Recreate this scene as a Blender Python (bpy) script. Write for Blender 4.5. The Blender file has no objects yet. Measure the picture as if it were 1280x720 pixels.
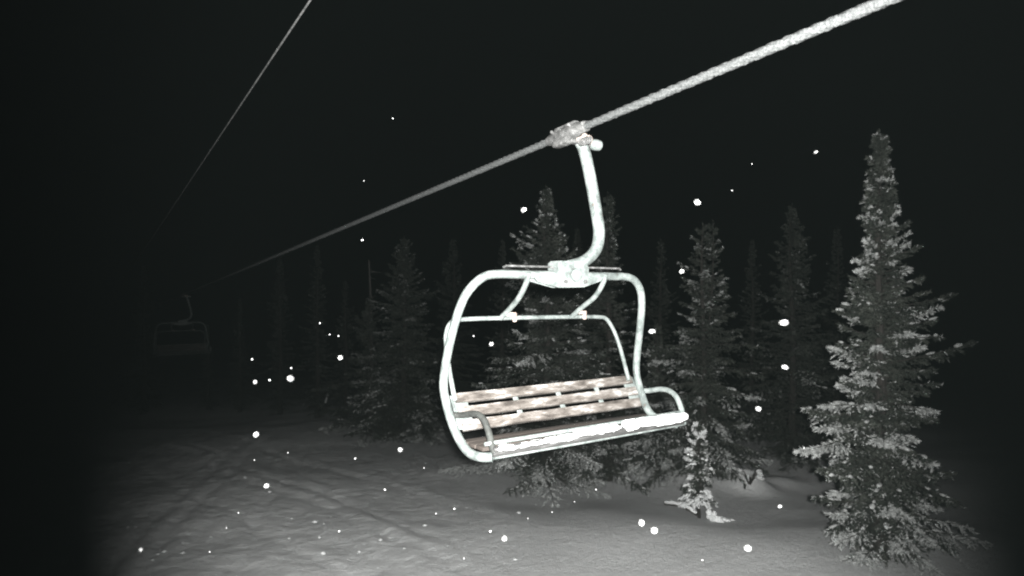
import bpy, bmesh, math, random
import numpy as np
from mathutils import Vector, Matrix, noise

C = bpy.context.scene.collection
R = math.radians
CAM = Vector((0.0, 0.0, 4.5))
F = 800.0                                  # focal length in pixels of a 1280 wide frame

# ------------------------------------------------------------------ helpers
def link(o, parent=None):
    C.objects.link(o)
    if parent is not None:
        o.parent = parent
    return o

def thing(name, label, cat, loc=(0, 0, 0), rotz=0.0, group=None):
    o = link(bpy.data.objects.new(name, None))
    o.empty_display_size = 0.1
    o.location = loc
    o.rotation_euler = (0, 0, rotz)
    return tag(o, label, cat, group)

def tag(o, label, cat, group=None):
    o['label'] = label
    o['category'] = cat
    if group:
        o['group'] = group
    return o

def np_mesh(name, verts, faces, mat, smooth=False):
    """verts (N,3) array, faces (M,3) or (M,4) int array"""
    verts = np.asarray(verts, np.float32)
    faces = np.asarray(faces, np.int32)
    k = faces.shape[1]
    me = bpy.data.meshes.new(name)
    me.vertices.add(len(verts)); me.vertices.foreach_set('co', verts.ravel())
    me.loops.add(faces.size); me.loops.foreach_set('vertex_index', faces.ravel())
    me.polygons.add(len(faces))
    me.polygons.foreach_set('loop_start', np.arange(0, faces.size, k, dtype=np.int32))
    me.update(calc_edges=True)
    me.validate()
    if smooth:
        me.polygons.foreach_set('use_smooth', np.ones(len(me.polygons), dtype=bool))
    me.materials.append(mat)
    return me

def obj(name, me, parent=None):
    return link(bpy.data.objects.new(name, me), parent)

def bm_obj(name, bm, mat, parent=None, smooth=True, bevel=0.0):
    bmesh.ops.recalc_face_normals(bm, faces=bm.faces)
    me = bpy.data.meshes.new(name)
    bm.to_mesh(me); bm.free()
    me.materials.append(mat)
    if smooth:
        me.polygons.foreach_set('use_smooth', np.ones(len(me.polygons), dtype=bool))
        me.set_sharp_from_angle(angle=R(40))
    return obj(name, me, parent)

def catmull(pts, sub=8):
    pts = [Vector(p) for p in pts]
    if len(pts) < 3:
        return pts
    out = []
    P = [pts[0] * 2 - pts[1]] + pts + [pts[-1] * 2 - pts[-2]]
    for i in range(1, len(P) - 2):
        a, b, c, d = P[i - 1:i + 3]
        for k in range(sub):
            t = k / sub
            out.append(0.5 * ((2 * b) + (c - a) * t + (2 * a - 5 * b + 4 * c - d) * t * t
                              + (3 * b - a - 3 * c + d) * t ** 3))
    out.append(pts[-1])
    return out

def add_tube(bm, path, r, n=12, rough=0.0, lobes=0, twist=0.0, cap=True):
    """sweep a round section along path; r a number or a list"""
    path = [Vector(p) for p in path]
    m = len(path)
    rs = r if isinstance(r, (list, tuple)) else [r] * m
    t0 = (path[1] - path[0]).normalized()
    ref = Vector((0, 0, 1)) if abs(t0.z) < 0.9 else Vector((1, 0, 0))
    u = t0.cross(ref).normalized()
    rings = []
    s = 0.0
    for i in range(m):
        if i == 0: t = path[1] - path[0]
        elif i == m - 1: t = path[-1] - path[-2]
        else: t = path[i + 1] - path[i - 1]
        t.normalize()
        u = (u - t * u.dot(t)).normalized()
        v = t.cross(u)
        if i: s += (path[i] - path[i - 1]).length
        ring = []
        for k in range(n):
            a = 2 * math.pi * k / n
            rr = rs[i]
            if lobes: rr *= 1 + 0.15 * math.cos(lobes * (a - s * twist))
            p = path[i] + (u * math.cos(a) + v * math.sin(a)) * rr
            if rough:
                p += (p - path[i]).normalized() * rough * noise.noise(p * 60)
            ring.append(bm.verts.new(p))
        rings.append(ring)
    for i in range(m - 1):
        for k in range(n):
            bm.faces.new((rings[i][k], rings[i][(k + 1) % n], rings[i + 1][(k + 1) % n], rings[i + 1][k]))
    if cap:
        bm.faces.new(rings[0][::-1]); bm.faces.new(rings[-1])

def tube(name, path, r, mat, parent, n=12, sub=8, **kw):
    bm = bmesh.new()
    add_tube(bm, catmull(path, sub) if sub else path, r, n, **kw)
    return bm_obj(name, bm, mat, parent)

def add_box(bm, c, s, M=None, bev=0.0):
    g = bmesh.ops.create_cube(bm, size=1.0)
    vs = g['verts']
    mat = Matrix.Translation(Vector(c)) @ (M.to_4x4() if M else Matrix()) @ Matrix.Diagonal((s[0], s[1], s[2], 1))
    bmesh.ops.transform(bm, matrix=mat, verts=vs)
    if bev:
        es = list({e for v in vs for e in v.link_edges})
        bmesh.ops.bevel(bm, geom=es, offset=bev, segments=2, affect='EDGES', profile=0.5)

def add_prism(bm, pts, y0, y1):
    """polygon of (x,z) points extruded along y"""
    a = [bm.verts.new((x, y0, z)) for x, z in pts]
    b = [bm.verts.new((x, y1, z)) for x, z in pts]
    n = len(pts)
    bm.faces.new(a); bm.faces.new(b[::-1])
    for i in range(n):
        bm.faces.new((a[i], b[i], b[(i + 1) % n], a[(i + 1) % n]))

def copy_tree(o, parent=None):
    c = o.copy(); C.objects.link(c)
    if parent is not None:
        c.parent = parent
    for ch in [x for x in bpy.data.objects if x.parent == o]:
        copy_tree(ch, c)
    return c

# ------------------------------------------------------------------ materials
def new_mat(name):
    m = bpy.data.materials.new(name); m.use_nodes = True
    nt = m.node_tree
    b = nt.nodes['Principled BSDF']
    return m, nt, b

def ramp_mat(name, cols, scale=8.0, rough=0.7, detail=6.0, stretch=(1, 1, 1), bump=0.0, bump_scale=60.0,
             bump_dist=0.01, metal=0.0, spec=0.3, coords='Object', per_object=0.0):
    m, nt, b = new_mat(name)
    N, L = nt.nodes, nt.links
    tc = N.new('ShaderNodeTexCoord'); mp = N.new('ShaderNodeMapping')
    mp.inputs['Scale'].default_value = stretch
    L.new(tc.outputs[coords], mp.inputs['Vector'])
    no = N.new('ShaderNodeTexNoise'); no.inputs['Scale'].default_value = scale
    no.inputs['Detail'].default_value = detail; no.inputs['Roughness'].default_value = 0.65
    L.new(mp.outputs[0], no.inputs['Vector'])
    cr = N.new('ShaderNodeValToRGB')
    el = cr.color_ramp.elements
    while len(el) < len(cols): el.new(0.5)
    for e, (p, c) in zip(el, cols):
        e.position = p; e.color = (*c, 1)
    L.new(no.outputs['Fac'], cr.inputs['Fac'])
    L.new(cr.outputs['Color'], b.inputs['Base Color'])
    b.inputs['Roughness'].default_value = rough
    b.inputs['Metallic'].default_value = metal
    b.inputs['Specular IOR Level'].default_value = spec
    if bump:
        n2 = N.new('ShaderNodeTexNoise'); n2.inputs['Scale'].default_value = bump_scale
        n2.inputs['Detail'].default_value = 5
        L.new(mp.outputs[0], n2.inputs['Vector'])
        bu = N.new('ShaderNodeBump'); bu.inputs['Strength'].default_value = bump
        bu.inputs['Distance'].default_value = bump_dist
        L.new(n2.outputs['Fac'], bu.inputs['Height']); L.new(bu.outputs[0], b.inputs['Normal'])
    return m

M_PAINT = ramp_mat('frosted pale paint', [(0.30, (0.060, 0.050, 0.042)), (0.33, (0.056, 0.064, 0.062)), (0.46, (0.100, 0.115, 0.111)), (0.68, (0.18, 0.195, 0.19))],
                   scale=11, rough=0.45, bump=0.25, bump_scale=40, bump_dist=0.006)
M_CAST = ramp_mat('weathered cast steel', [(0.3, (0.035, 0.036, 0.035)), (0.55, (0.095, 0.096, 0.095)), (0.72, (0.2, 0.2, 0.2))],
                  scale=22, rough=0.5, metal=0.3, bump=0.3, bump_scale=70)
M_BRASS = ramp_mat('pale rusty fitting', [(0.3, (0.17, 0.13, 0.11)), (0.65, (0.34, 0.29, 0.26))], scale=40, rough=0.5)
M_WOOD = ramp_mat('frosted weathered boards', [(0.36, (0.026, 0.022, 0.019)), (0.45, (0.058, 0.051, 0.045)), (0.54, (0.098, 0.089, 0.081)), (0.63, (0.22, 0.216, 0.208))],
                  scale=4.2, rough=0.85, detail=9, stretch=(1.2, 3.5, 4.5), bump=0.6, bump_scale=14, bump_dist=0.006)
M_DARKWOOD = ramp_mat('dark wet boards', [(0.3, (0.018, 0.014, 0.012)), (0.7, (0.05, 0.042, 0.036))], scale=5, rough=0.8, stretch=(1, 6, 6))
M_FASCIA = ramp_mat('grey weathered board', [(0.3, (0.018, 0.018, 0.018)), (0.55, (0.034, 0.034, 0.0335)), (0.72, (0.085, 0.085, 0.085))],
                    scale=7, rough=0.75, stretch=(1, 5, 7), bump=0.3, bump_scale=20)
M_SHADED_ARM = ramp_mat('armrest with painted shade', [(0.3, (0.014, 0.015, 0.014)), (0.7, (0.045, 0.048, 0.045))], scale=18, rough=0.6)  # left armrest: shade of its turned-away side put into the colour
M_ROPE = ramp_mat('frosted wire rope', [(0.36, (0.026, 0.028, 0.028)), (0.5, (0.050, 0.053, 0.053)), (0.66, (0.095, 0.098, 0.098))],
                  scale=80, rough=0.6, detail=8, bump=0.25, bump_scale=160, bump_dist=0.004)
M_WIRE = ramp_mat('thin dark wire', [(0.4, (0.05, 0.052, 0.052)), (0.65, (0.13, 0.13, 0.13))], scale=20, rough=0.6)
M_NEEDLE = ramp_mat('spruce needles', [(0.32, (0.018, 0.022, 0.019)), (0.52, (0.038, 0.043, 0.036)), (0.70, (0.085, 0.092, 0.080))],
                    scale=2.6, rough=0.8, detail=5)
M_FROST = ramp_mat('frosted needles', [(0.3, (0.17, 0.178, 0.174)), (0.7, (0.56, 0.58, 0.57))], scale=14, rough=0.8, detail=4)
M_BARK = ramp_mat('spruce bark', [(0.3, (0.018, 0.0165, 0.015)), (0.7, (0.050, 0.046, 0.042))], scale=10, rough=0.9, stretch=(4, 4, 1),
                  bump=0.6, bump_scale=30, bump_dist=0.02)
M_DEAD = ramp_mat('bare grey wood', [(0.3, (0.06, 0.057, 0.054)), (0.7, (0.15, 0.145, 0.14))], scale=12, rough=0.9, stretch=(4, 4, 1))
M_SNOW = ramp_mat('fresh snow lumps', [(0.3, (0.66, 0.68, 0.68)), (0.7, (0.82, 0.84, 0.84))], scale=12, rough=0.7,
                  bump=0.5, bump_scale=55, bump_dist=0.01)

def ground_mat():
    m, nt, b = new_mat('packed snow')
    N, L = nt.nodes, nt.links
    tc = N.new('ShaderNodeTexCoord')
    def nz(scale, detail, rough=0.6):
        n = N.new('ShaderNodeTexNoise'); n.inputs['Scale'].default_value = scale
        n.inputs['Detail'].default_value = detail; n.inputs['Roughness'].default_value = rough
        L.new(tc.outputs['Object'], n.inputs['Vector']); return n
    n1 = nz(0.5, 6); n2 = nz(5.5, 8, 0.75); n3 = nz(34, 5)
    cr = N.new('ShaderNodeValToRGB')
    e = cr.color_ramp.elements
    e[0].position = 0.25; e[0].color = (0.60, 0.615, 0.615, 1)
    e[1].position = 0.75; e[1].color = (0.82, 0.835, 0.835, 1)
    mx = N.new('ShaderNodeMix'); mx.data_type = 'FLOAT'; mx.inputs['Factor'].default_value = 0.55
    L.new(n1.outputs['Fac'], mx.inputs['A']); L.new(n2.outputs['Fac'], mx.inputs['B'])
    L.new(mx.outputs['Result'], cr.inputs['Fac'])
    L.new(cr.outputs['Color'], b.inputs['Base Color'])
    b.inputs['Roughness'].default_value = 0.75
    b.inputs['Specular IOR Level'].default_value = 0.2
    b1 = N.new('ShaderNodeBump'); b1.inputs['Strength'].default_value = 0.8; b1.inputs['Distance'].default_value = 0.10
    L.new(n2.outputs['Fac'], b1.inputs['Height'])
    b2 = N.new('ShaderNodeBump'); b2.inputs['Strength'].default_value = 0.8; b2.inputs['Distance'].default_value = 0.025
    L.new(n3.outputs['Fac'], b2.inputs['Height']); L.new(b1.outputs[0], b2.inputs['Normal'])
    L.new(b2.outputs[0], b.inputs['Normal'])
    return m
M_GROUND = ground_mat()

# ------------------------------------------------------------------ the lie of the land
MOUNDS = []                                 # x, y, radius x, radius y, height

def smooth(a, b, x):
    t = min(1, max(0, (x - a) / (b - a))); return t * t * (3 - 2 * t)

def ground_z(x, y):
    z = -0.05 * max(0.0, y - 12.0) if y < 90 else -3.9
    p = Vector((x * 0.22, y * 0.22, 0.3))
    z += 0.20 * noise.noise(p) + 0.045 * noise.noise(p * 3.1)
    # shallow gully running across behind the near rise
    c = 14.6 - 0.12 * (x - 3)
    z -= 0.27 * math.exp(-((y - c - 0.9 * noise.noise(Vector((x * .35, y * .2, 5)))) / 2.3) ** 2) * smooth(-1.5, 2.5, x)
    z += 0.05 * math.exp(-((y - c + 2.8) / 1.6) ** 2) * smooth(-1.5, 2.5, x)
    # churned piste on the left: lumps and long tracks
    k = smooth(1.0, -2.5, x) * smooth(26, 17, y)
    if k > 0:
        q = Vector((x, y, 1.7))
        u, v = x * 0.98 + y * 0.2, y * 0.98 - x * 0.2
        z += k * 0.032 * noise.noise(Vector((u * 2.4, v * 0.55, 1)))
        z += k * 0.018 * noise.noise(Vector((u * 4.5, v * 1.6, 9)))
        z += k * (0.012 * noise.noise(q * 3.7) + 0.014 * noise.noise(q * 7.3))
        a = 0.68 * x + 0.73 * y + 0.35 * noise.noise(q * 0.3)
        for c0, wd in ((6.95, 0.13), (7.45, 0.10), (8.9, 0.14), (5.6, 0.12)):
            z -= k * 0.02 * math.exp(-((a - c0) / wd) ** 2) - k * 0.011 * math.exp(-((a - c0 - 0.3) / 0.2) ** 2)
        for c0 in (-4.1, -3.6, -2.2):
            z -= k * 0.035 * math.exp(-((u - c0 + 0.3 * noise.noise(q * 0.25)) / 0.12) ** 2)
    for (mx, my, rx, ry, h) in MOUNDS:
        z += h * math.exp(-((x - mx) / rx) ** 2 - ((y - my) / ry) ** 2)
    return z

def at(px, py, d):
    return Vector(((px - 640) / F * d, d, (360 - py) / F * d)) + CAM

def ground_at(px, py):
    d = 3.0
    while d < 90:
        p = at(px, py, d)
        if p.z <= ground_z(p.x, p.y):
            break
        d += 0.02
    return Vector((p.x, p.y, ground_z(p.x, p.y)))

g = ground_at(935, 612)
MOUNDS += [(g.x, g.y, 0.5, 0.4, 0.50), (g.x - 1.1, g.y + 0.3, 0.5, 0.4, 0.22), (g.x + 1.0, g.y + 0.6, 0.6, 0.4, 0.15)]

def grid_axis(lo, a, b, hi, step):
    mid = list(np.arange(a, b, step))
    left, s, v = [], step, a
    while v > lo:
        s *= 1.25; v -= s; left.append(v)
    right, s, v = [], step, mid[-1]
    while v < hi:
        s *= 1.25; v += s; right.append(v)
    return left[::-1] + mid + right
xs = grid_axis(-260, -11, 11, 260, 0.06)
ys = grid_axis(-120, 8.5, 27, 420, 0.06)
gv = np.array([(x, y, ground_z(x, y)) for y in ys for x in xs], np.float32)
nx, ny = len(xs), len(ys)
ii = (np.arange(ny - 1)[:, None] * nx + np.arange(nx - 1)[None, :]).ravel()
gf = np.stack([ii, ii + 1, ii + 1 + nx, ii + nx], 1)
snow_ground = obj('snow_ground', np_mesh('snow_ground', gv, gf, M_GROUND, True))
snow_ground['kind'] = 'structure'

# ------------------------------------------------------------------ lumps (snow, flakes)
def ico(sub):
    bm = bmesh.new(); bmesh.ops.create_icosphere(bm, subdivisions=sub, radius=1.0)
    bm.verts.ensure_lookup_table()
    v = np.array([p.co[:] for p in bm.verts]); f = np.array([[q.index for q in p.verts] for p in bm.faces])
    bm.free(); return v, f
ICO1, ICO1F = ico(1)
ICO2, ICO2F = ico(2)
ICO3, ICO3F = ico(3)

def lump(rs, base=ICO2, amp=0.35, freq=1.4):
    o = Vector((rs.uniform(0, 50), rs.uniform(0, 50), rs.uniform(0, 50)))
    return np.array([v * (1 + amp * noise.noise(Vector(v) * freq + o) + 0.4 * amp * noise.noise(Vector(v) * freq * 3 + o)) for v in base])

# ------------------------------------------------------------------ spruces
def unit(a):
    return a / (np.linalg.norm(a, axis=-1, keepdims=True) + 1e-9)

def spruce_meshes(seed, H, Rad, zb=0.35, nb=120, snow=0.15, droop=0.5, gap=0.075, nl=0.085, nw=0.024, tops=1,
                  one_sided=None, stations=10, lumps=0.2, lower_bare=0.0, lump_size=1.0, snow_mat=None, top_fade=1.25):
    nb = int(nb * 1.2)
    rs = np.random.RandomState(seed); rr = random.Random(seed)
    TP, TD, TL, TS = [], [], [], []
    bark = bmesh.new()
    # trunk
    tp = [Vector((0.07 * math.sin(k * 0.8 + seed) * k / 10, 0.07 * math.cos(k * 0.7 + seed) * k / 10, H * k / 10)) for k in range(11)]
    tp[0] = Vector((0, 0, -0.25))
    tr = [max(0.008, 0.019 * H * (1 - k / 10.2) ** 0.9) for k in range(11)]
    add_tube(bark, tp, tr, 9, rough=0.02)
    spl = [(0.0, 0.0, H)]
    if tops == 2:
        b2 = [Vector((0.0, 0.0, H * 0.55)), Vector((0.16, 0, H * 0.62)), Vector((0.24, 0.02, H * 0.8)), Vector((0.25, 0.02, H * 1.01))]
        add_tube(bark, catmull(b2, 4), [0.03] * 8 + [0.02] * 4 + [0.008], 6)
    lumps_v, lumps_f, lo = [], [], 0
    for i in range(nb):
        t = (i + rs.rand()) / nb
        t = t ** 0.92
        z = zb + (H * 0.99 - zb) * t
        prof = (1 - t) ** 0.92 * (0.86 + 0.14 * math.sin(t * 19 + seed)) * (0.75 + 0.25 * min(1, t / 0.12))
        Lb = Rad * prof * (rs.uniform(0.5, 0.95) if rs.rand() < 0.7 else rs.uniform(0.95, 1.3)) + 0.05
        az = i * 2.39996 + rs.uniform(-0.5, 0.5)
        nz_ = noise.noise(Vector((math.cos(az) * 1.1 + seed, math.sin(az) * 1.1, z * 0.75)))
        if nz_ < -0.40 and t > 0.2: continue
        Lb *= 0.98 + 0.7 * (nz_ if t > 0.2 else max(nz_, -0.1))
        ox = 0.0
        if tops == 2 and z > H * 0.6 and i % 2:
            ox = 0.23; Lb *= 0.8
        hor = np.array([math.cos(az), math.sin(az), 0.0])
        side = np.array([-math.sin(az), math.cos(az), 0.0])
        up = 0.05 + 0.75 * t ** 1.6 + rs.uniform(-0.1, 0.1)
        dr = droop * (1 - 0.6 * t) * rs.uniform(0.6, 1.3)
        def bpnt(s):
            return np.array([ox, 0, z]) + hor * (s * Lb) + np.array([0, 0, 1]) * Lb * (up * s - dr * s * s + 0.22 * s ** 3) + side * (0.06 * Lb * math.sin(3 * s + i))
        pts = [bpnt(s) for s in (0, .25, .5, .75, 1.0)]
        if Lb > 0.15:
            add_tube(bark, [Vector(p) for p in pts], [0.016 * min(1.4, Lb + .2), 0.012, 0.009, 0.006, 0.003], 4, cap=False)
        bs = rs.rand()
        br_snow = snow * (2.6 if bs < (0.33 if t > 0.16 else 0.6) else 0.12) * (1.35 - top_fade * t)
        n = max(3, int(Lb / gap))
        dens = rs.uniform(0.65, 1.0)
        for k in range(n):
            s = 0.03 + 0.97 * (k + rs.rand()) / n
            if lower_bare and s < lower_bare: continue
            p = bpnt(s); tang = unit(bpnt(min(1, s + 0.05)) - bpnt(s - 0.05))
            for sg in (-1, 1):
                if rs.rand() > dens: continue
                tl = min(0.42, 0.36 * Lb * (1 - s) + 0.05 + 0.07 * (1 - t)) * rs.uniform(0.6, 1.2)
                an = R(rs.uniform(35, 68))
                d = tang * math.cos(an) + side * sg * math.sin(an) + np.array([0, 0, rs.uniform(-0.55, 0.05)])
                TP.append(p); TD.append(unit(d)); TL.append(tl)
                TS.append(br_snow * (1.5 * s * s))
        TP.append(bpnt(0.8)); TD.append(unit(bpnt(1.0) - bpnt(0.8))); TL.append(0.2 * Lb + 0.04 + 0.04 * (1 - t)); TS.append(br_snow * 1.5)
        if rs.rand() < lumps * (1.3 - t) and Lb > 0.2:
            for q in range(rs.randint(1, 4)):
                s = rs.uniform(0.5, 1.0); p = bpnt(s) + np.array([0, 0, 0.025])
                a, b_, c_ = rs.uniform(0.04, 0.11) * min(1, Lb + .3), rs.uniform(0.025, 0.05), rs.uniform(0.015, 0.035)
                a, b_, c_ = a * lump_size, b_ * lump_size, c_ * lump_size
                tang = unit(bpnt(min(1, s + .05)) - bpnt(s - .05)); sd = side; upv = np.cross(tang, sd)
                v = lump(rr, ICO1, 0.55, 1.6)
                w = p + v[:, :1] * tang * a + v[:, 1:2] * sd * b_ + v[:, 2:] * upv * c_
                lumps_v.append(w); lumps_f.append(ICO1F + lo); lo += len(w)
    # leader shoot
    for xx in ([0.0] if tops == 1 else [0.0, 0.25]):
        TP.append(np.array([xx, 0, H * 0.96])); TD.append(np.array([0, 0, 1.0])); TL.append(H * 0.05 + .06); TS.append(0.0)
    TP, TD, TL, TS = map(np.array, (TP, TD, TL, TS))
    N = len(TP)
    ref = unit(np.cross(TD, rs.randn(N, 3))); ref2 = np.cross(TD, ref)
    vs = []; white = []
    for st in range(stations):
        for h in range(2):
            u = (st + rs.rand(N)) / stations
            base = TP + TD * (TL * u)[:, None] * 1.0
            base[:, 2] -= 0.12 * TL * u * u
            ang = rs.rand(N) * 2 * math.pi
            rad = ref * np.cos(ang)[:, None] + ref2 * np.sin(ang)[:, None]
            d = unit(TD * 0.75 + rad * rs.uniform(0.4, 0.9, N)[:, None])
            ln = nl * rs.uniform(0.6, 1.25, N) * (1 - 0.35 * u)
            wd = unit(np.cross(d, rs.randn(N, 3))) * (nw * rs.uniform(0.6, 1.3, N))[:, None] * 0.5
            vs.append(np.stack([base - wd, base + wd, base + d * ln[:, None]], 1))
            white.append(rs.rand(N) < TS * (0.35 + 0.9 * u))
    V = np.concatenate(vs); W = np.concatenate(white)
    def soup(a):
        a = a.reshape(-1, 3); return a, np.arange(len(a)).reshape(-1, 3)
    me_c = np_mesh('crown', *soup(V[~W]), M_NEEDLE)
    wv, wf = soup(V[W]) if W.any() else (np.zeros((0, 3)), np.zeros((0, 3), int))
    if lumps_v:
        lv = np.concatenate(lumps_v); lf = np.concatenate(lumps_f)
        wf = np.concatenate([wf, lf + len(wv)]); wv = np.concatenate([wv, lv])
    me_s = np_mesh('snowy_foliage', wv, wf, snow_mat or M_FROST) if len(wv) else None
    me_t = bpy.data.meshes.new('trunk'); bark.to_mesh(me_t); bark.free(); me_t.materials.append(M_BARK)
    return me_t, me_c, me_s

def plant_tree(meshes, base, label, group, rotz=0.0, scale=(1, 1, 1), cat='tree', name='spruce_tree'):
    t = thing(name, label, cat, base, rotz, group)
    t.scale = scale
    obj('trunk', meshes[0], t); obj('crown', meshes[1], t)
    if meshes[2]:
        obj('snowy_foliage', meshes[2], t)
    return t

GT = 'spruces lit by the lamp around the lift line'
def front_tree(px, base_y, top_y, rad_px, label, seed, **kw):
    b = ground_at(px, base_y); d = b.y
    H = (at(px, top_y, d).z - b.z); rad = rad_px * 1.34 / F * d
    rot = kw.pop('rot', seed * 1.1)
    return plant_tree(spruce_meshes(seed, H, rad, **kw), b, label, GT, rot)

front_tree(1100, 697, 168, 82, 'tall near spruce with white frosted branch ends at the right edge of the photo', 3,
           nb=230, snow=0.95, lumps=0.45, droop=0.45, gap=0.055, zb=0.10, nl=0.085, nw=0.026)
front_tree(990, 578, 258, 78, 'dim dark spruce standing between the twin-topped spruce and the frosted spruce at right', 7, nb=130, snow=0.10, lumps=0.05, zb=0.1)
front_tree(879, 592, 280, 80, 'spruce with two thin spires side by side, behind the small snowy sapling', 11, nb=150, snow=0.5, lumps=0.25, zb=0.1, tops=2, rot=0.0, droop=0.6)
front_tree(760, 600, 243, 66, 'pointed dark spruce rising directly behind the bend of the hanger arm', 15, nb=130, snow=0.3, lumps=0.15, zb=0.1)
front_tree(683, 607, 236, 102, 'broad spruce straight behind the nearest chair, its low boughs showing under the seat', 19, nb=190, snow=1.2, lumps=0.7, droop=0.5, zb=0.10)
front_tree(822, 594, 408, 46, 'short snow-flecked spruce just right of the chair armrest', 23, nb=80, snow=0.6, lumps=0.5, zb=0.1)
front_tree(505, 548, 298, 82, 'full bushy spruce left of the nearest chair with a rounded crown top', 27, nb=170, snow=0.2, lumps=0.12, zb=0.1, droop=0.6)
front_tree(462, 545, 372, 50, 'shorter bushy spruce crowding the left side of the full round-topped spruce', 31, nb=90, snow=0.25, lumps=0.15, zb=0.1)
front_tree(530, 552, 482, 26, 'little spruce with snowy boughs at the foot of the full round-topped spruce', 35, nb=45, snow=0.3, lumps=0.4, zb=0.1)
front_tree(566, 530, 300, 46, 'slim dark spruce half hidden between the round-topped spruce and the chair frame', 39, nb=100, snow=0.02, lumps=0.0)

# far dim ones from shared prototypes
PROTO = [spruce_meshes(50 + k, 9.0, 1.5 + 0.2 * k, nb=120, zb=0.1, snow=0.05, lumps=0.0, stations=7, nw=0.03, nl=0.10, gap=0.10) for k in range(3)]
GB = 'dim spruces in the dark behind the lift line'
far = [(397, 522, 305, 'faint narrow spruce spire in the dark under the haul rope, left of the bushy spruces'),
       (350, 518, 318, 'faint spruce whose top nearly touches the haul rope in the dark left half'),
       (432, 524, 350, 'dim low spruce just left of the bare dead snag'),
       (300, 515, 372, 'faint spruce under the far end of the haul rope, right of the far chair'),
       (260, 512, 405, 'barely visible low spruce immediately right of the far chair'),
       (180, 514, 330, 'barely visible spruce behind the far chair at the left edge of the photo'),
       (628, 545, 300, 'dim spruce seen through the left half of the nearest chair frame'),
       (722, 548, 285, 'dim spruce in the gap between the two pointed spruces behind the hanger arm'),
       (826, 552, 300, 'dim spruce in the gap left of the twin-topped spruce'),
       (940, 550, 300, 'dim spruce in the gap between the twin-topped and the dark spruce'),
       (1046, 556, 285, 'dim spruce in the gap left of the frosted spruce at right')]
for k, (px, by, ty, lab) in enumerate(far):
    b = ground_at(px, by); H = at(px, ty, b.y).z - b.z
    plant_tree(PROTO[k % 3], b, lab, GB, k * 1.7, (H / 9 * 0.95, H / 9 * 0.95, H / 9))

# small snowy sapling
b = ground_at(874, 648)
H = at(874, 532, b.y).z - b.z
me = spruce_meshes(61, H, 0.38, zb=0.3, nb=56, snow=1.6, lumps=1.2, lump_size=1.25, snow_mat=M_SNOW, top_fade=0.1, droop=0.8, gap=0.075)
plant_tree(me, b, 'small sapling with a snow-caked tip and bare lower stem, in front of the twin-topped spruce', None, 0.4, cat='sapling', name='spruce_sapling')
# broken snowy branch at its foot, snow clump at the other side
p0, p1 = ground_at(831, 636), ground_at(868, 645)
br = thing('fallen_branch', 'snow-covered broken branch lying left of the small sapling stem', 'branch', p0)
pa = [Vector((0, 0, 0.10)), (p1 - p0) * 0.4 + Vector((0, 0, 0.13)), (p1 - p0) * 0.8 + Vector((0, 0, 0.10)), (p1 - p0) + Vector((0.05, 0, 0.02))]
tube('limb', pa, 0.028, M_BARK, br, 7, 5, rough=0.01)
tube('snow_cap', [Vector(p) + Vector((0, 0, 0.04)) for p in pa], [0.02, .03, .04, .045, .04, .035, .04, .045, .035, .03, .035, .03, .035, .03, .025, .015], M_SNOW, br, 9, 5, rough=0.03)

def snow_pile(name, label, c, specs, seed, cat='snow clump'):
    rr = random.Random(seed); V, Fa, n = [], [], 0
    for (dx, dy, dz, a, b_, c_) in specs:
        v = lump(rr, ICO3, 0.5, 1.5) * np.array([a, b_, c_]) + np.array([dx, dy, dz])
        V.append(v); Fa.append(ICO3F + n); n += len(v)
    o = obj(name, np_mesh(name, np.concatenate(V), np.concatenate(Fa), M_SNOW, True))
    o.location = c
    return tag(o, label, cat)
snow_pile('snow_clump', 'lumpy clump of snow fallen at the right foot of the small sapling', ground_at(890, 651),
          [(0, 0, .06, .10, .09, .07), (.11, -.03, .04, .08, .07, .06), (-.05, .04, .15, .06, .06, .07), (.05, .02, .13, .05, .05, .05), (.2, .04, .02, .10, .08, .045), (.31, .0, .01, .07, .06, .03), (.38, .06, .0, .09, .07, .025), (.16, -.08, .02, .05, .05, .04)], 5)

# crumbs of snow churned up on the piste
rr = random.Random(21); V, Fa, n = [], [], 0
for k in range(90):
    p = ground_at(rr.uniform(150, 660) - 60 * (k % 2), rr.triangular(545, 725, 690))
    if noise.noise(p * 0.55) < rr.uniform(-0.35, 0.25):
        continue
    r_ = 0.010 + 0.035 * rr.random() ** 3
    v = lump(rr, ICO1, .6, 1.6) * np.array([r_ * 1.3, r_ * 1.3, r_ * .6]) + np.array([p.x, p.y, p.z + r_ * .1])
    V.append(v); Fa.append(ICO1F + n); n += len(v)
crumbs = obj('snow_crumbs', np_mesh('snow_crumbs', np.concatenate(V), np.concatenate(Fa), M_SNOW))
crumbs['kind'] = 'stuff'

# buried shrub: twigs poking out of the mound
b = ground_at(937, 606)
sh = thing('buried_shrub', 'half buried shrub with snowy twigs on the mound right of the sapling', 'shrub', b)
bm = bmesh.new(); rr = random.Random(8); sv, sf, sn = [], [], 0
for k in range(9):
    a = rr.uniform(0, 6.28); L_ = rr.uniform(0.2, 0.42)
    e = Vector((math.cos(a) * L_ * .8, math.sin(a) * L_ * .5 - .1, rr.uniform(.12, .38)))
    add_tube(bm, catmull([(0, 0, -0.05), e * 0.5 + Vector((0, 0, .1)), e], 4), [0.014] * 4 + [0.010] * 4 + [0.006], 5)
    v = lump(rr, ICO1, .5) * np.array([.09, .06, .045]) + np.array(e); sv.append(v); sf.append(ICO1F + sn); sn += len(v)
bm_obj('stems', bm, M_BARK, sh)
obj('snow_clumps', np_mesh('snow_clumps', np.concatenate(sv), np.concatenate(sf), M_SNOW), sh)

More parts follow.
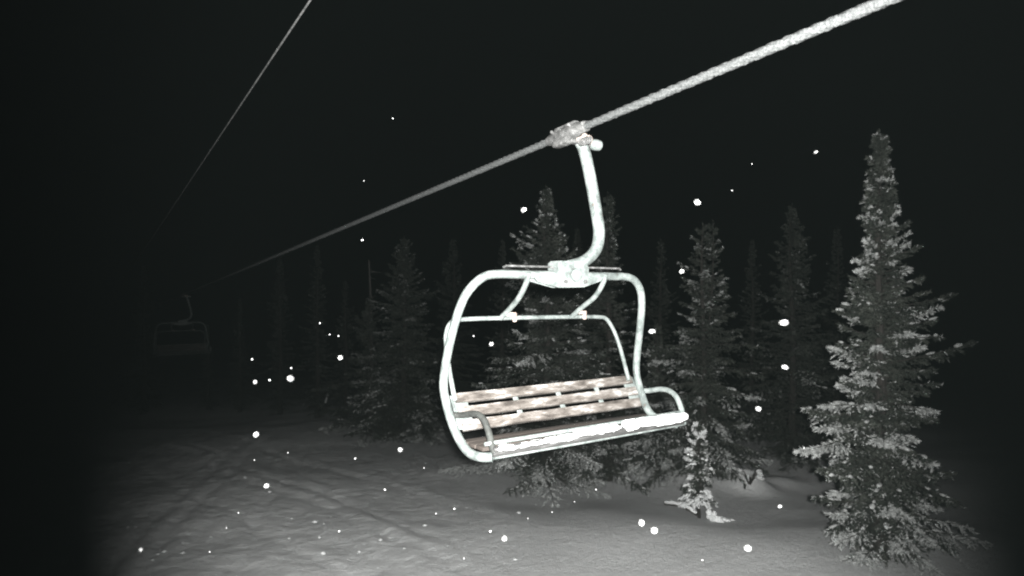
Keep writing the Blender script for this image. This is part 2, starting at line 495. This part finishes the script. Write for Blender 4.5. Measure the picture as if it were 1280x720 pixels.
# bare dead snag and bent sapling on the left
b = ground_at(464, 540); top = at(461, 325, b.y)
sg = thing('dead_snag', 'bare thin dead trunk standing up out of the bushy spruces on the left', 'dead tree', b)
h = top.z - b.z
bm = bmesh.new()
add_tube(bm, [(0, 0, -.2), (0.02, 0, h * .4), (-0.01, 0, h * .75), (-0.08, 0, h)], [.07, .055, .04, .025], 8, rough=0.01)
for k in range(14):
    z = h * rr.uniform(.45, .95); a = rr.uniform(0, 6.28); l_ = rr.uniform(.12, .4)
    add_tube(bm, [(0, 0, z), (math.cos(a) * l_, math.sin(a) * l_, z + rr.uniform(-.08, .12))], [.014, .005], 5)
bm_obj('trunk', bm, M_DEAD, sg)
b = ground_at(408, 512)
bs = thing('bent_sapling', 'tiny bent sapling stem coated in snow at the dark edge of the piste', 'sapling', b)
pth = [(0, 0, -.1), (-.02, 0, .25), (.05, 0, .5), (.14, 0, .72), (.17, 0, .95)]
tube('stem', pth, 0.02, M_BARK, bs, 6, 4)
tube('snow_coat', [(x - .015, y - .02, z + .05) for x, y, z in pth[1:4]], [.05, .06, .05, .06, .045, .05, .04, .03, .02], M_SNOW, bs, 8, 4, rough=.04)

# ------------------------------------------------------------------ ropes
A = Vector((-530, 800, -58)).normalized()              # the way the rope runs away from the camera
GRIP = at(712, 166, 4.9)
def rope(name, p, s0, s1, r, mat, label, lobes, step, cat='rope', sag=0.0):
    bm = bmesh.new()
    pts, s, rad = [], s0, []
    while s < s1:
        pts.append(p + A * s)
        st = step if -6 < s < 14 else step * 6
        s += st
    add_tube(bm, pts, r, 18 if lobes else 8, lobes=lobes, twist=13.0, rough=r * 0.10 if lobes else r * .1)
    o = bm_obj(name, bm, mat)
    return tag(o, label, cat)
rope('haul_rope', GRIP, -14, 75, 0.0265, M_ROPE, 'thick frosted steel rope that both chairs hang from', 6, 0.022)
q = at(388, 0, 5.0)
rope('signal_wire', q, -12, 60, 0.0085, M_WIRE, 'thin overhead wire at upper left, running apart from the thick rope', 0, 0.5, 'wire')

# ------------------------------------------------------------------ the chair
YAW = math.atan2(530, 800)
def make_chair():
    t = thing('lift_chair', 'nearest white tubular ski lift chair with slatted back hanging from the thick rope', 'lift chair', GRIP, YAW, 'chairs on the lift')
    lx = lambda v: Vector(v)
    tilt = Matrix.Rotation(-math.atan(58 / 960), 3, 'X')
    # grip on the rope (the rope runs through along local y)
    bm = bmesh.new()
    add_tube(bm, [tilt @ Vector((0, y, 0)) for y in (-.20, -.19, -.12, -.10, .08, .11, .22, .27)],
             [.036, .043, .046, .056, .058, .05, .046, .036], 14, rough=.006)
    add_box(bm, tilt @ Vector((-.005, .03, .045)), (.055, .26, .05), tilt, .014)
    gp = bm_obj('grip', bm, M_CAST, t)
    bm = bmesh.new()
    add_box(bm, (-.025, .06, -.065), (.08, .17, .06), tilt, .016)
    add_box(bm, (.05, 0, -.045), (.13, .075, .07), None, .016)
    bm_obj('jaw', bm, M_CAST, gp)
    for (x, y, z, r_) in ((.075, -.07, -.045, .036), (.128, -.06, -.052, .036)):
        bm = bmesh.new()
        add_tube(bm, [(x, y - .03, z), (x, y - .022, z), (x, y + .07, z)], [r_ * .7, r_, r_], 12)
        bm_obj('pivot_nut', bm, M_BRASS, gp)
    for y in (-.06, .06, .15):
        bm = bmesh.new()
        c_ = tilt @ Vector((-.045, y, .03))
        add_tube(bm, [c_, c_ + Vector((-.022, -.010, .006))], .013, 6)
        bm_obj('bolt', bm, M_CAST, gp)
    bm = bmesh.new()
    add_tube(bm, [(.035 + .026 * math.cos(a * .7), -.085 - .0045 * a * .5, -.085 + .026 * math.sin(a * .7)) for a in range(48)], .006, 6)
    bm_obj('spring', bm, M_CAST, gp)
    bm = bmesh.new()
    add_tube(bm, [(.13, 0, -.06), (.20, -.01, -.07)], .016, 10)
    bm_obj('roller_arm', bm, M_CAST, gp)
    bm = bmesh.new()
    add_tube(bm, [(.195, -.03, -.072), (.20, -.036, -.072), (.225, -.036, -.072), (.262, -.036, -.072), (.268, -.03, -.072)], [.03, .042, .045, .042, .03], 14)
    bm_obj('guide_roller', bm, M_PAINT, gp)
    # hanger arm
    tube('hanger_arm', [(.10, 0, -.05), (.145, 0, -.12), (.195, 0, -.28), (.24, 0, -.46), (.285, 0, -.66), (.297, 0, -.76), (.278, 0, -.86),
                        (.222, 0, -.93), (.13, 0, -.985), (.0, 0, -1.02)], .047, M_PAINT, t, 16, 8)
    # pivot block with gusset plate
    bm = bmesh.new()
    add_prism(bm, [(-.15, -.985), (.10, -.985), (.14, -1.03), (.13, -1.155), (.10, -1.165), (-.12, -1.165), (-.165, -1.03)], -.075, .075)
    bmesh.ops.bevel(bm, geom=list(bm.edges), offset=.012, segments=2, affect='EDGES')
    pb = bm_obj('pivot_block', bm, M_PAINT, t)
    bm = bmesh.new()
    add_prism(bm, [(-.37, -1.105), (.30, -1.105), (.27, -1.135), (.10, -1.182), (-.14, -1.186), (-.34, -1.14)], -.050, -.038)
    add_prism(bm, [(-.37, -1.105), (.30, -1.105), (.27, -1.135), (.10, -1.182), (-.14, -1.186), (-.34, -1.14)], .038, .050)
    bm_obj('gusset_plate', bm, M_PAINT, t)
    bm = bmesh.new()
    add_tube(bm, [(-.005, -.078, -1.09), (-.005, -.10, -1.09), (-.005, -.108, -1.09)], [.05, .05, .04], 18)
    bm_obj('pivot_cap', bm, M_PAINT, pb)
    for x in (-.10, .09):
        bm = bmesh.new(); add_tube(bm, [(x, -.076, -1.14), (x, -.09, -1.14)], .016, 6)
        bm_obj('bolt', bm, M_CAST, pb)
    # bail: one bent tube, top bar, two sides leaning back, bottom ends curving forward
    left = [(-.895, -.325, -2.280), (-.95, -.27, -2.284), (-.968, -.16, -2.280), (-.968, -.04, -2.235), (-.966, .10, -2.12), (-.968, .20, -1.95), (-.958, .23, -1.82), (-.95, .15, -1.56), (-.915, .07, -1.32),
            (-.87, .02, -1.20), (-.775, 0, -1.115), (-.66, 0, -1.09), (-.45, 0, -1.09)]
    right = [(.40, 0, -1.095), (.55, 0, -1.095), (.665, 0, -1.115), (.755, .015, -1.19), (.81, .045, -1.31), (.865, .12, -1.53), (.91, .2, -1.77), (.922, .22, -1.93),
             (.885, .12, -2.10), (.85, .0, -2.225), (.86, -.14, -2.285), (.875, -.28, -2.285)]
    tube('bail', left + right, .031, M_PAINT, t, 14, 8, rough=.0015)
    for x0, x1 in ((-.61, -.16), (.13, .52)):
        bm = bmesh.new()
        add_tube(bm, [(x0, -.01, -1.043), (x0 + .02, -.012, -1.030), (x1 - .02, -.012, -1.030), (x1, -.01, -1.043)], .008, 8)
        bm_obj('hinge_rod', bm, M_CAST, t)
    # back frame and its struts
    tube('back_frame', [(-.895, .18, -1.99), (-.897, .21, -1.92), (-.882, .32, -1.70), (-.862, .38, -1.53), (-.80, .4, -1.44), (-.69, .4, -1.425),
                        (-.3, .4, -1.425), (.3, .4, -1.432), (.62, .4, -1.44), (.73, .4, -1.46), (.80, .38, -1.56), (.825, .33, -1.70), (.80, .22, -1.90), (.79, .18, -1.98)],
         .0175, M_PAINT, t, 10, 7)
    for xt, xb in ((-.40, -.36), (.345, .36)):
        s = tube('strut', [(xt, -.03, -1.075), (xt + .005, 0.02, -1.16), (xt + .02, .13, -1.26), (xb - .005, .28, -1.35), (xb - .01, .40, -1.425)], .0215, M_PAINT, t, 10, 7)
        bm = bmesh.new()
        add_tube(bm, [(xb + .10, .37, -1.39), (xb + .115, .39, -1.45)], .018, 10)
        add_box(bm, (xb + .06, .36, -1.395), (.09, .02, .03), None, .006)
        bm_obj('clamp', bm, M_BRASS, s)
    # seat back: three boards
    zs = [(.225, -1.985), (.165, -2.075), (.11, -2.162)]
    rr = random.Random(4)
    for i, (y, z) in enumerate(zs):
        bm = bmesh.new()
        n = 28
        Mx = Matrix.Rotation(R(-32), 3, 'X')
        rows = []
        for k in range(n + 1):
            x = -.875 + 1.735 * k / n
            row = []
            for (dy, dz) in ((-.014, -.036), (-.014, .036), (.014, .036), (.014, -.036)):
                j = Vector((0, 0.003 * noise.noise(Vector((x * 9, dz * 50, i))), dz * .12 * noise.noise(Vector((x * 5, i * 3, dz * 90)))))
                row.append(bm.verts.new(Vector((x, y, z)) + Mx @ (Vector((0, dy, dz)) + j)))
            rows.append(row)
        for k in range(n):
            for e in range(4):
                bm.faces.new((rows[k][e], rows[k][(e + 1) % 4], rows[k + 1][(e + 1) % 4], rows[k + 1][e]))
        bm.faces.new(rows[0][::-1]); bm.faces.new(rows[-1])
        bm_obj('back_slat', bm, M_WOOD, t, smooth=False)
    for x in (-.84, -.36, .05, .45, .83):
        w = .13 if abs(x) > .8 else .045
        bm = bmesh.new()
        add_box(bm, (x, .178, -2.075), (w, .012, .26), Matrix.Rotation(R(-32), 3, 'X'), .004)
        bm_obj('slat_bracket', bm, M_PAINT, t)
    # seat: dark boards, low behind the front edge
    for i in range(3):
        bm = bmesh.new()
        add_box(bm, (-.02, .045 - .105 * i, -2.265 + .004 * i), (1.76, .09, .028), None, .005)
        bm_obj('seat_slat', bm, M_DARKWOOD, t)
    # front edge: round white rail above a grey board and a light lower angle
    tube('front_rail', [(-.93, -.29, -2.20), (-.5, -.29, -2.198), (.4, -.29, -2.192), (.90, -.29, -2.188)], .014, M_PAINT, t, 10, 2)
    bm = bmesh.new(); add_box(bm, (-.0, -.335, -2.248), (1.79, .03, .066), Matrix.Rotation(R(14), 3, 'X'), .006)
    bm_obj('front_board', bm, M_FASCIA, t)
    tube('lower_rail', [(-.89, -.33, -2.284), (0, -.33, -2.282), (.84, -.33, -2.276), (.89, -.328, -2.262), (.915, -.315, -2.225), (.91, -.295, -2.19)], .014, M_PAINT, t, 9, 6)
    # armrests, the left one in a colour darkened for shade
    for path, m in ((([(-.93, .20, -2.09), (-.88, .12, -2.085), (-.868, -.05, -2.05), (-.866, -.15, -2.06), (-.868, -.22, -2.12), (-.88, -.29, -2.21), (-.885, -.33, -2.26)]), M_SHADED_ARM),
                    (([(.91, .19, -2.08), (.955, .12, -2.075), (.975, -.02, -2.045), (.975, -.12, -2.05), (.965, -.2, -2.09), (.94, -.27, -2.17), (.92, -.30, -2.22)]), M_PAINT)):
        tube('armrest', path, .0225, m, t, 10, 6)
    return t
chair = make_chair()
far_chair = copy_tree(chair)
far_chair.location = GRIP + A * 24.0
far_chair['label'] = 'far chair, faint and small in the dark at the left, hanging from the same rope'

# snow lying on the near chair's front edge
def chair_pt(x, y, z):
    return chair.matrix_basis @ Vector((x, y, z))
rr = random.Random(12)
def ridge(name, label, spans, y0=-.335, z0=-2.214):
    V, Fa, n = [], [], 0
    for (xa, xb, hgt) in spans:
        x = xa
        while x < xb:
            l_ = rr.uniform(.07, .17)
            v = lump(rr, ICO3, .55, 1.5) * np.array([l_, rr.uniform(.040, .055), hgt * rr.uniform(.8, 1.2)])
            v = np.array([chair_pt(x + p[0], y0 + p[1], z0 + p[2]) for p in v])
            V.append(v); Fa.append(ICO3F + n); n += len(v); x += l_ * .9
    return tag(obj(name, np_mesh(name, np.concatenate(V), np.concatenate(Fa), M_SNOW, True)), label, 'snow')
ridge('snow_ridge', 'long ridge of fresh snow lying on the front seat edge of the nearest chair', [(-.14, .17, .026), (.30, .52, .034), (.64, .85, .036)])
ridge('snow_lump', 'small broken snow lumps on the left end of the near chair front edge', [(-.80, -.78, .014), (-.66, -.64, .012), (-.55, -.53, .012), (-.42, -.36, .02), (-.31, -.28, .018)], -.335, -2.228)

# ------------------------------------------------------------------ snowflakes in the air
flakes = [(872, 253, 10, 6), (655, 262, 8, 5), (815, 414, 13, 7), (980, 403, 12, 6), (981, 459, 12, 6), (948, 511, 8, 6), (320, 543, 10, 9), (333, 607, 7, 7),
          (630, 673, 10, 9), (802, 653, 9, 9), (818, 663, 8, 8), (935, 685, 8, 7), (315, 449, 5, 5), (319, 477, 6, 6), (337, 475, 5, 5), (363, 473, 6, 5), (425, 447, 6, 6),
          (364, 460, 4, 4), (453, 300, 4, 4), (852, 339, 6, 5), (614, 430, 6, 5), (592, 420, 4, 4), (491, 148, 3, 3), (412, 418, 3, 3), (423, 420, 4, 4), (481, 612, 5, 5),
          (444, 573, 5, 5), (568, 636, 4, 4), (500, 562, 6, 4), (176, 687, 6, 6), (975, 633, 7, 6), (318, 575, 4, 4), (298, 641, 4, 4), (613, 664, 5, 5), (455, 226, 3, 3),
          (400, 404, 3, 3), (530, 585, 3, 3), (690, 640, 4, 3), (718, 627, 3, 3), (745, 612, 4, 3), (860, 568, 3, 3), (1020, 190, 6, 3), (915, 238, 5, 3), (360, 566, 3, 3),
          (283, 660, 3, 3), (660, 648, 3, 3), (878, 700, 5, 4), (1005, 560, 3, 3), (545, 642, 3, 3), (580, 698, 4, 4), (424, 664, 4, 4), (262, 690, 3, 3), (940, 205, 3, 2)]
M_FLAKE = ramp_mat('snow flake', [(0.3, (0.75, 0.77, 0.77)), (0.7, (0.85, 0.86, 0.86))], scale=300, rough=0.6)
M_FLAKE.node_tree.nodes['Principled BSDF'].inputs['Alpha'].default_value = 0.45
M_THIN = M_FLAKE.copy(); M_THIN.name = 'thin snow flake'
M_THIN.node_tree.nodes['Principled BSDF'].inputs['Alpha'].default_value = 0.10
rr = random.Random(77)
fm = [np_mesh('snowflake', lump(rr, ICO2, 1.0, 1.5), ICO2F, M_FLAKE if q < 4 else M_THIN) for q in range(8)]
for k, (px, py, w, h_) in enumerate(flakes):
    big = w >= 6
    d = rr.uniform(1.25, 2.6) if big else rr.uniform(3.5, 6.5)
    w, h_ = (w, h_) if big else (w * .75, h_ * .75)
    o = obj('snowflake', fm[4 + k % 4 if big else k % 4])
    o.location = at(px, py, d)
    o.scale = (w / F * d * .29, w / F * d * .29, h_ / F * d * .29)
    o.rotation_euler = (rr.uniform(-.3, .3), rr.uniform(-.4, .4), rr.uniform(0, 6))
    tag(o, 'small bright white snowflake falling through the dark night air', 'snowflake', 'falling snowflakes')

# ------------------------------------------------------------------ added air volume, light, sky, camera
bm = bmesh.new()
lo, hi = Vector((-300, -140, -7)), Vector((300, 520, 14))
add_box(bm, (lo + hi) / 2, hi - lo)
m = bpy.data.materials.new('added veil of air'); m.use_nodes = True  # air volume added to lift the blacks and dim far things
m.node_tree.nodes.clear()
out = m.node_tree.nodes.new('ShaderNodeOutputMaterial'); pv = m.node_tree.nodes.new('ShaderNodeVolumePrincipled')
pv.inputs['Color'].default_value = (0.74, 0.94, 0.92, 1); pv.inputs['Density'].default_value = 0.036; pv.inputs['Anisotropy'].default_value = 0.995
m.node_tree.links.new(pv.outputs[0], out.inputs['Volume'])
added_haze = bm_obj('added_haze', bm, m, smooth=False); added_haze['kind'] = 'stuff'

sc = bpy.context.scene
w = bpy.data.worlds.new('World'); sc.world = w; w.use_nodes = True
nt = w.node_tree
sky = nt.nodes.new('ShaderNodeTexSky'); sky.sky_type = 'NISHITA'; sky.sun_disc = False
sky.sun_elevation = R(-5); sky.sun_rotation = R(150)
hs = nt.nodes.new('ShaderNodeHueSaturation'); hs.inputs['Saturation'].default_value = 0.12
nt.links.new(sky.outputs[0], hs.inputs['Color']); nt.links.new(hs.outputs[0], nt.nodes['Background'].inputs['Color'])
nt.nodes['Background'].inputs['Strength'].default_value = 0.02

ld = bpy.data.lights.new('moonlight', 'SUN'); ld.energy = 0.002; ld.angle = R(5)
lo_ = link(bpy.data.objects.new('moonlight', ld)); lo_.rotation_euler = (R(50), 0, R(150))

ls = bpy.data.lights.new('camera_lamp', 'SPOT'); ls.energy = 18800; ls.color = (1.0, 0.985, 0.96)
ls.spot_size = 2 * math.atan(0.745); ls.spot_blend = 0.7; ls.shadow_soft_size = 0.06
lamp = link(bpy.data.objects.new('camera_lamp', ls))
lamp.location = CAM + Vector((0.08, -0.40, 0.13)); lamp.rotation_euler = (R(88), 0, R(-2))
lamp.scale = (1.0, 1.6, 1)

cd = bpy.data.cameras.new('camera'); cd.sensor_width = 36; cd.lens = 36 * F / 1280; cd.clip_end = 2000; cd.clip_start = 0.05
cd.dof.use_dof = True; cd.dof.focus_distance = 6.0; cd.dof.aperture_fstop = 1.7
cam = link(bpy.data.objects.new('camera', cd)); cam.location = CAM; cam.rotation_euler = (R(90), 0, 0)
sc.camera = cam
vs_ = sc.view_settings
sc.display_settings.display_device = 'sRGB'
vs_.view_transform = 'Standard'; vs_.look = 'None'; vs_.exposure = 0.0; vs_.gamma = 1.0; vs_.use_curve_mapping = False
sc.cycles.max_bounces = 6; sc.cycles.diffuse_bounces = 2; sc.cycles.volume_bounces = 0
sc.cycles.use_denoising = True
sc.cycles.filter_width = 2.0
